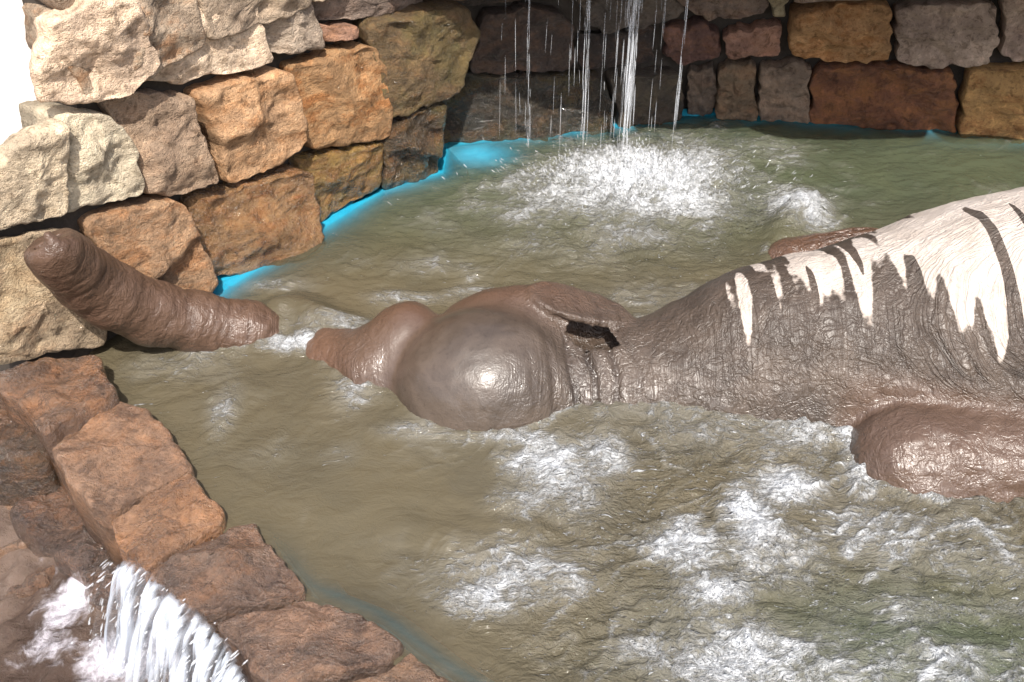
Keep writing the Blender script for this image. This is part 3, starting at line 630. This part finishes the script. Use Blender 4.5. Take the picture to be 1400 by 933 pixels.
# bow wave where the head and the submerged stretch of trunk push through
tp = [(p[0], p[1]) for p, r in TR[:5]]; dt = dist_line(gx, gy, tp)
h += .075*np.exp(-((dt-.10)/.10)**2)*sstep(-1.35, -1.15, gx)*sstep(-.45, -.7, gx)*sstep(0, .12, gy-np.interp(gx, [p[0] for p in tp[::-1]], [p[1] for p in tp[::-1]])+.10)
h += front*.02*sstep(-.1, .02, fe)
h = h*np.clip(dall/.12, .25, 1) - .012
hc = np.clip(np.maximum(np.exp(-np.clip(dl-.02, 0, 9)/.085), .85*np.exp(-np.clip(db-.01, 0, 9)/.10)), 0, 1)
hc = np.maximum(hc, .45*np.exp(-dr/.05)*sstep(-1.2, -.6, gx))
corner = np.exp(-(((gx+.22)/.28)**2+((gy-5.92)/.20)**2)); hc = np.clip(np.maximum(hc, corner*.9), 0, .97)
green = np.clip(sstep(4.2, 5.6, gy)*.8 + np.exp(-(((gx-1.5)/.8)**2+((gy-2.1)/.4)**2))*.9 + .12, 0, 1)
ids = np.full(gx.shape, -1, int); ids[keep] = np.arange(keep.sum())
q = np.stack([ids[:-1, :-1], ids[1:, :-1], ids[1:, 1:], ids[:-1, 1:]], -1).reshape(-1, 4); q = q[(q >= 0).all(1)]
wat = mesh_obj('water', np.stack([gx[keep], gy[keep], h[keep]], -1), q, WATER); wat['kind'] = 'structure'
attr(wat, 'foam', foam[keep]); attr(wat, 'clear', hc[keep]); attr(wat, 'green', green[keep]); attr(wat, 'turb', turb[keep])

# painted basin: floor, sides and the sloping lip under the stones
pc = poly.mean(0); N = len(poly); Vb = []; 
area2 = np.sum(poly[:, 0]*np.roll(poly[:, 1], -1)-np.roll(poly[:, 0], -1)*poly[:, 1])
P_ = poly if area2 > 0 else poly[::-1]
def offset(P, d):
    out = []
    for i in range(len(P)):
        a, b, c = P[i-1], P[i], P[(i+1) % len(P)]
        t1 = (b-a)/np.linalg.norm(b-a); t2 = (c-b)/np.linalg.norm(c-b); n1 = np.array([-t1[1], t1[0]]); n2 = np.array([-t2[1], t2[0]])
        m = n1+n2; m = m/max(np.linalg.norm(m), .4); out.append(b+m*d/max(np.dot(m, n1), .5))
    return np.array(out)
rings = [(-.12, .012), (.03, -.002), (.16, -.10), (.26, -.40), (.30, -.70)]
onrim = np.array([min(np.hypot(*(p-np.array(q_))) for q_ in rim_w) < .02 for p in P_])
Vb = np.vstack([np.c_[offset(P_, d), np.where(onrim, min(z_, 0)-.14, z_-.015)] for d, z_ in rings]); Fb = []
for i in range(len(rings)-1):
    for j in range(N): k = (j+1) % N; Fb.append((i*N+j, i*N+k, (i+1)*N+k, (i+1)*N+j))
Fb.append(tuple(range((len(rings)-1)*N, len(rings)*N)))
bas = mesh_obj('pool_basin', Vb, Fb, BLUE, None, False); bas['kind'] = 'structure'

# ------------------------------------------------------------------ ground round the pool, the muddy runoff
gz0 = -.74
gr = mesh_obj('ground', [(-600, -600, gz0), (600, -600, gz0), (600, 600, gz0), (-600, 600, gz0)], [(0, 1, 2, 3)], EARTH, None, False); gr['kind'] = 'structure'
rx, ry = np.meshgrid(np.arange(-4.0, .6, .02), np.arange(-.2, 3.9, .02), indexing='ij')
mu = .5*np.exp(-(((rx+1.35)/.5)**2+((ry-2.0)/.6)**2)); rf = np.zeros(rx.shape)
run_px = [(120,760,60,50,.5),(90,850,60,70,.6),(170,900,60,60,.8),(30,640,50,30,.45),(110,620,20,40,.7),(70,780,50,30,.5),(20,920,50,30,.4),(200,880,70,60,.8)]
for (u, v, ru, rv, a) in run_px:
    p = onz(u, v, -.4); k = 3.4e-3; rf = np.maximum(rf, a*np.exp(-(((rx-p[0])/(ru*k))**2+((ry-p[1])/(rv*k*1.3))**2)))
rf += fbm(rx*3, ry*3, 0, 61, 4)*.30+.12
rh = -.42 + .05*fbm(rx*1.5, ry*1.5, 0, 62, 4) + .03*np.abs(fbm(rx*6, ry*6, 0, 63, 4)) + .04*np.clip(rf, 0, 1)*np.abs(fbm(rx*10, ry*10, 1, 64, 4)) + .02*perlin(rx*9, ry*16, 0, 65)
rh += .22*sstep(2.5, 3.4, ry)
kp = ~inside(rx, ry, poly); ids = np.full(rx.shape, -1, int); ids[kp] = np.arange(kp.sum())
q = np.stack([ids[:-1, :-1], ids[1:, :-1], ids[1:, 1:], ids[:-1, 1:]], -1).reshape(-1, 4); q = q[(q >= 0).all(1)]
def make_mud():
    b = NB('muddy_runoff'); co = b.n('ShaderNodeTexCoord').outputs['Object']; foam = b.attr('foam')
    p = co; f1 = b.noise(p, 8, 9, 0.68, 0.8); f2 = b.noise(p, 30, 5, 0.65, .4); fn = b.math('ADD', b.math('MULTIPLY', f1, .7), b.math('MULTIPLY', f2, .3))
    mask = b.ramp(b.math('ADD', b.math('SUBTRACT', foam, .50), fn), .50, .90)
    base = b.mix(b.ramp(b.noise(p, 3.0, 6, .6, .8), .35, .65), (0.055, 0.036, 0.027), (0.125, 0.088, 0.068))
    nor = b.bump(b.math('ADD', f1, b.math('MULTIPLY', f2, .5)), .7, .05)
    return b.end(b.pbsdf(b.mix(mask, base, b.mix(b.ramp(f2, .35, .65), (.46, .44, .49), (.66, .64, .70))), b.ramp(mask, 0, 1, .10, .5), nor, IOR=1.33))
run = mesh_obj('runoff_water', np.stack([rx[kp], ry[kp], rh[kp]], -1), q, make_mud()); run['kind'] = 'structure'; attr(run, 'foam', rf[kp])

# ------------------------------------------------------------------ falling water
def spindle(a, b, r, k=5):
    a, b = np.array(a), np.array(b); d = b-a; L = np.linalg.norm(d); d = d/L
    e1 = np.cross(d, [0.3, .9, .1]); e1 /= np.linalg.norm(e1); e2 = np.cross(d, e1); V, Fs = [a], []
    for t, s in ((.15, .6), (.55, 1.0), (.85, .7)):
        for j in range(k): V.append(a+d*L*t+r*s*(e1*math.cos(j*2*math.pi/k)+e2*math.sin(j*2*math.pi/k)))
    V.append(b); n = len(V)-1
    for j in range(k):
        q_ = (j+1) % k; Fs += [(0, 1+q_, 1+j), (n, n-k+j, n-k+q_)]
        for i in range(2): Fs.append((1+i*k+j, 1+i*k+q_, 1+(i+1)*k+q_, 1+(i+1)*k+j))
    return V, Fs
def collect(parts):
    V, Fs = [], []
    for v, f in parts: o = len(V); V += [tuple(p) for p in v]; Fs += [tuple(i+o for i in g) for g in f]
    return V, Fs
wfall = thing('waterfall', 'thin white waterfall streams dropping into the far end of the pool', 'waterfall', (.76, 5.6, 0))
rg = random.Random(4)
streams = [(722,185,.016,30,.0035),(800,182,.02,40,.0035),(825,178,.05,12,.0025),(860,178,.035,130,.0055),(846,185,.06,24,.003),(893,170,.06,14,.0025),(928,165,.012,26,.004),(765,185,.08,12,.0025),(784,185,.03,16,.003),(700,190,.08,8,.0025)]
for u, v, spread, n, r in streams:
    p = onz(u, v); parts = []; p[1] = min(p[1], 5.78)
    p[0] = (u-700)/F*(p[1]*cp+(3.08-.5)*sp_)
    for _ in range(n):
        L = rg.uniform(.05, .40); z0_ = rg.uniform(0.02, 1.5-L); dx, dy = rg.gauss(0, spread*.5), rg.gauss(0, spread*.6)
        parts.append(spindle((p[0]+dx, p[1]+dy, z0_), (p[0]+dx*.9, p[1]+dy+.01, z0_+L), r*rg.uniform(.35, .9)))
    Vs, Fs = collect(parts); o = mesh_obj('stream', Vs, Fs, SPRAY, wfall); o.location = -Vector(wfall.location); o['kind'] = 'stuff'
parts = []
for _ in range(2600):
    a = rg.uniform(0, 2*math.pi); rr = abs(rg.gauss(0, 1)); x_ = .74+.36*rr*math.cos(a); y_ = 5.50+.18*rr*math.sin(a); z_ = abs(rg.gauss(0, .10))*math.exp(-rr*.45)+.02
    vx, vy, vz = rg.gauss(0, .006)+(x_-.74)*.02, rg.gauss(0, .005), rg.uniform(.004, .022); s = rg.uniform(.0014, .0042)
    parts.append(spindle((x_, y_, z_), (x_+vx, y_+vy, z_+vz+.004), s, 4))
Vs, Fs = collect(parts); o = mesh_obj('splash', Vs, Fs, SPRAY, wfall); o.location = -Vector(wfall.location); o['kind'] = 'stuff'

# overflow cascade on the runoff side of the kerb
cas = thing('cascade', 'white overflow cascade pouring off the kerb into the muddy runoff', 'cascade', tuple(onz(260, 850, -.2)))
edge = [(176,768),(205,780),(240,812),(280,842),(318,880),(336,912),(352,950)]
ed = np.array([onz(u, v, .05) for u, v in edge])
def sheet(off, seed, drop, out, wob):
    n, m = 150, 40; t = np.linspace(0, 1, n); e = np.stack([np.interp(t*(len(ed)-1), range(len(ed)), ed[:, i]) for i in range(3)], -1)
    outv = np.array([-.80, -.45, 0])
    s = np.linspace(0, 1, m); Vv = np.zeros((n, m, 3)); st_ = np.zeros((n, m))
    for i in range(n):
        w_ = 1+.25*perlin(t[i]*14, 0.3, seed, seed); lf = .02*perlin(t[i]*30, .7, seed, seed+1)
        Vv[i] = e[i] + outv*(out*w_*s[:, None]+off+lf*s[:, None]) + np.array([0, 0, 1.0])*(.03*(1-s)-(drop)*s**1.7)[:, None]
        st_[i] = .5+.9*perlin(t[i]*20+.0*s, s*1.6, seed*1.0, seed+2)+.5*perlin(t[i]*55+0*s, s*2.5, seed*1., seed+3)
        Vv[i] += outv*(wob*st_[i][:, None])
    ix = np.arange(n*m).reshape(n, m); q_ = np.stack([ix[:-1, :-1], ix[1:, :-1], ix[1:, 1:], ix[:-1, 1:]], -1).reshape(-1, 4)
    ee = np.clip(np.minimum(t, 1-t)*14, 0, 1)[:, None]*np.clip(s*6, .0, 1)[None]*np.clip((1.05-s)*5, 0, 1)[None]
    o = mesh_obj('water_sheet', Vv.reshape(-1, 3), q_, SHEET, cas); o.location = -Vector(cas.location); attr(o, 'streak', st_.ravel()); attr(o, 'edge', ee.ravel())
sheet(.0, 3, .44, .17, .03); sheet(.03, 7, .46, .21, .04)
parts = []
for _ in range(260):
    t = rg.random()*(len(ed)-1); i = int(t); p = ed[i]+(ed[min(i+1, len(ed)-1)]-ed[i])*(t-i); s = rg.random()
    p = p+np.array([-.8, -.45, 0])*(.28*s+rg.gauss(.03, .03))+np.array([0, 0, .04-.44*s**1.7+abs(rg.gauss(0, .02))])
    L = rg.uniform(.01, .05); dr_ = np.array([-.35, -.2, -.9]) if s > .4 else np.array([-.7, -.4, -.5]); parts.append(spindle(p, p+dr_*L, rg.uniform(.0015, .005), 4))
Vs, Fs = collect(parts); o = mesh_obj('spray', Vs, Fs, SPRAY, cas); o.location = -Vector(cas.location); o['kind'] = 'stuff'
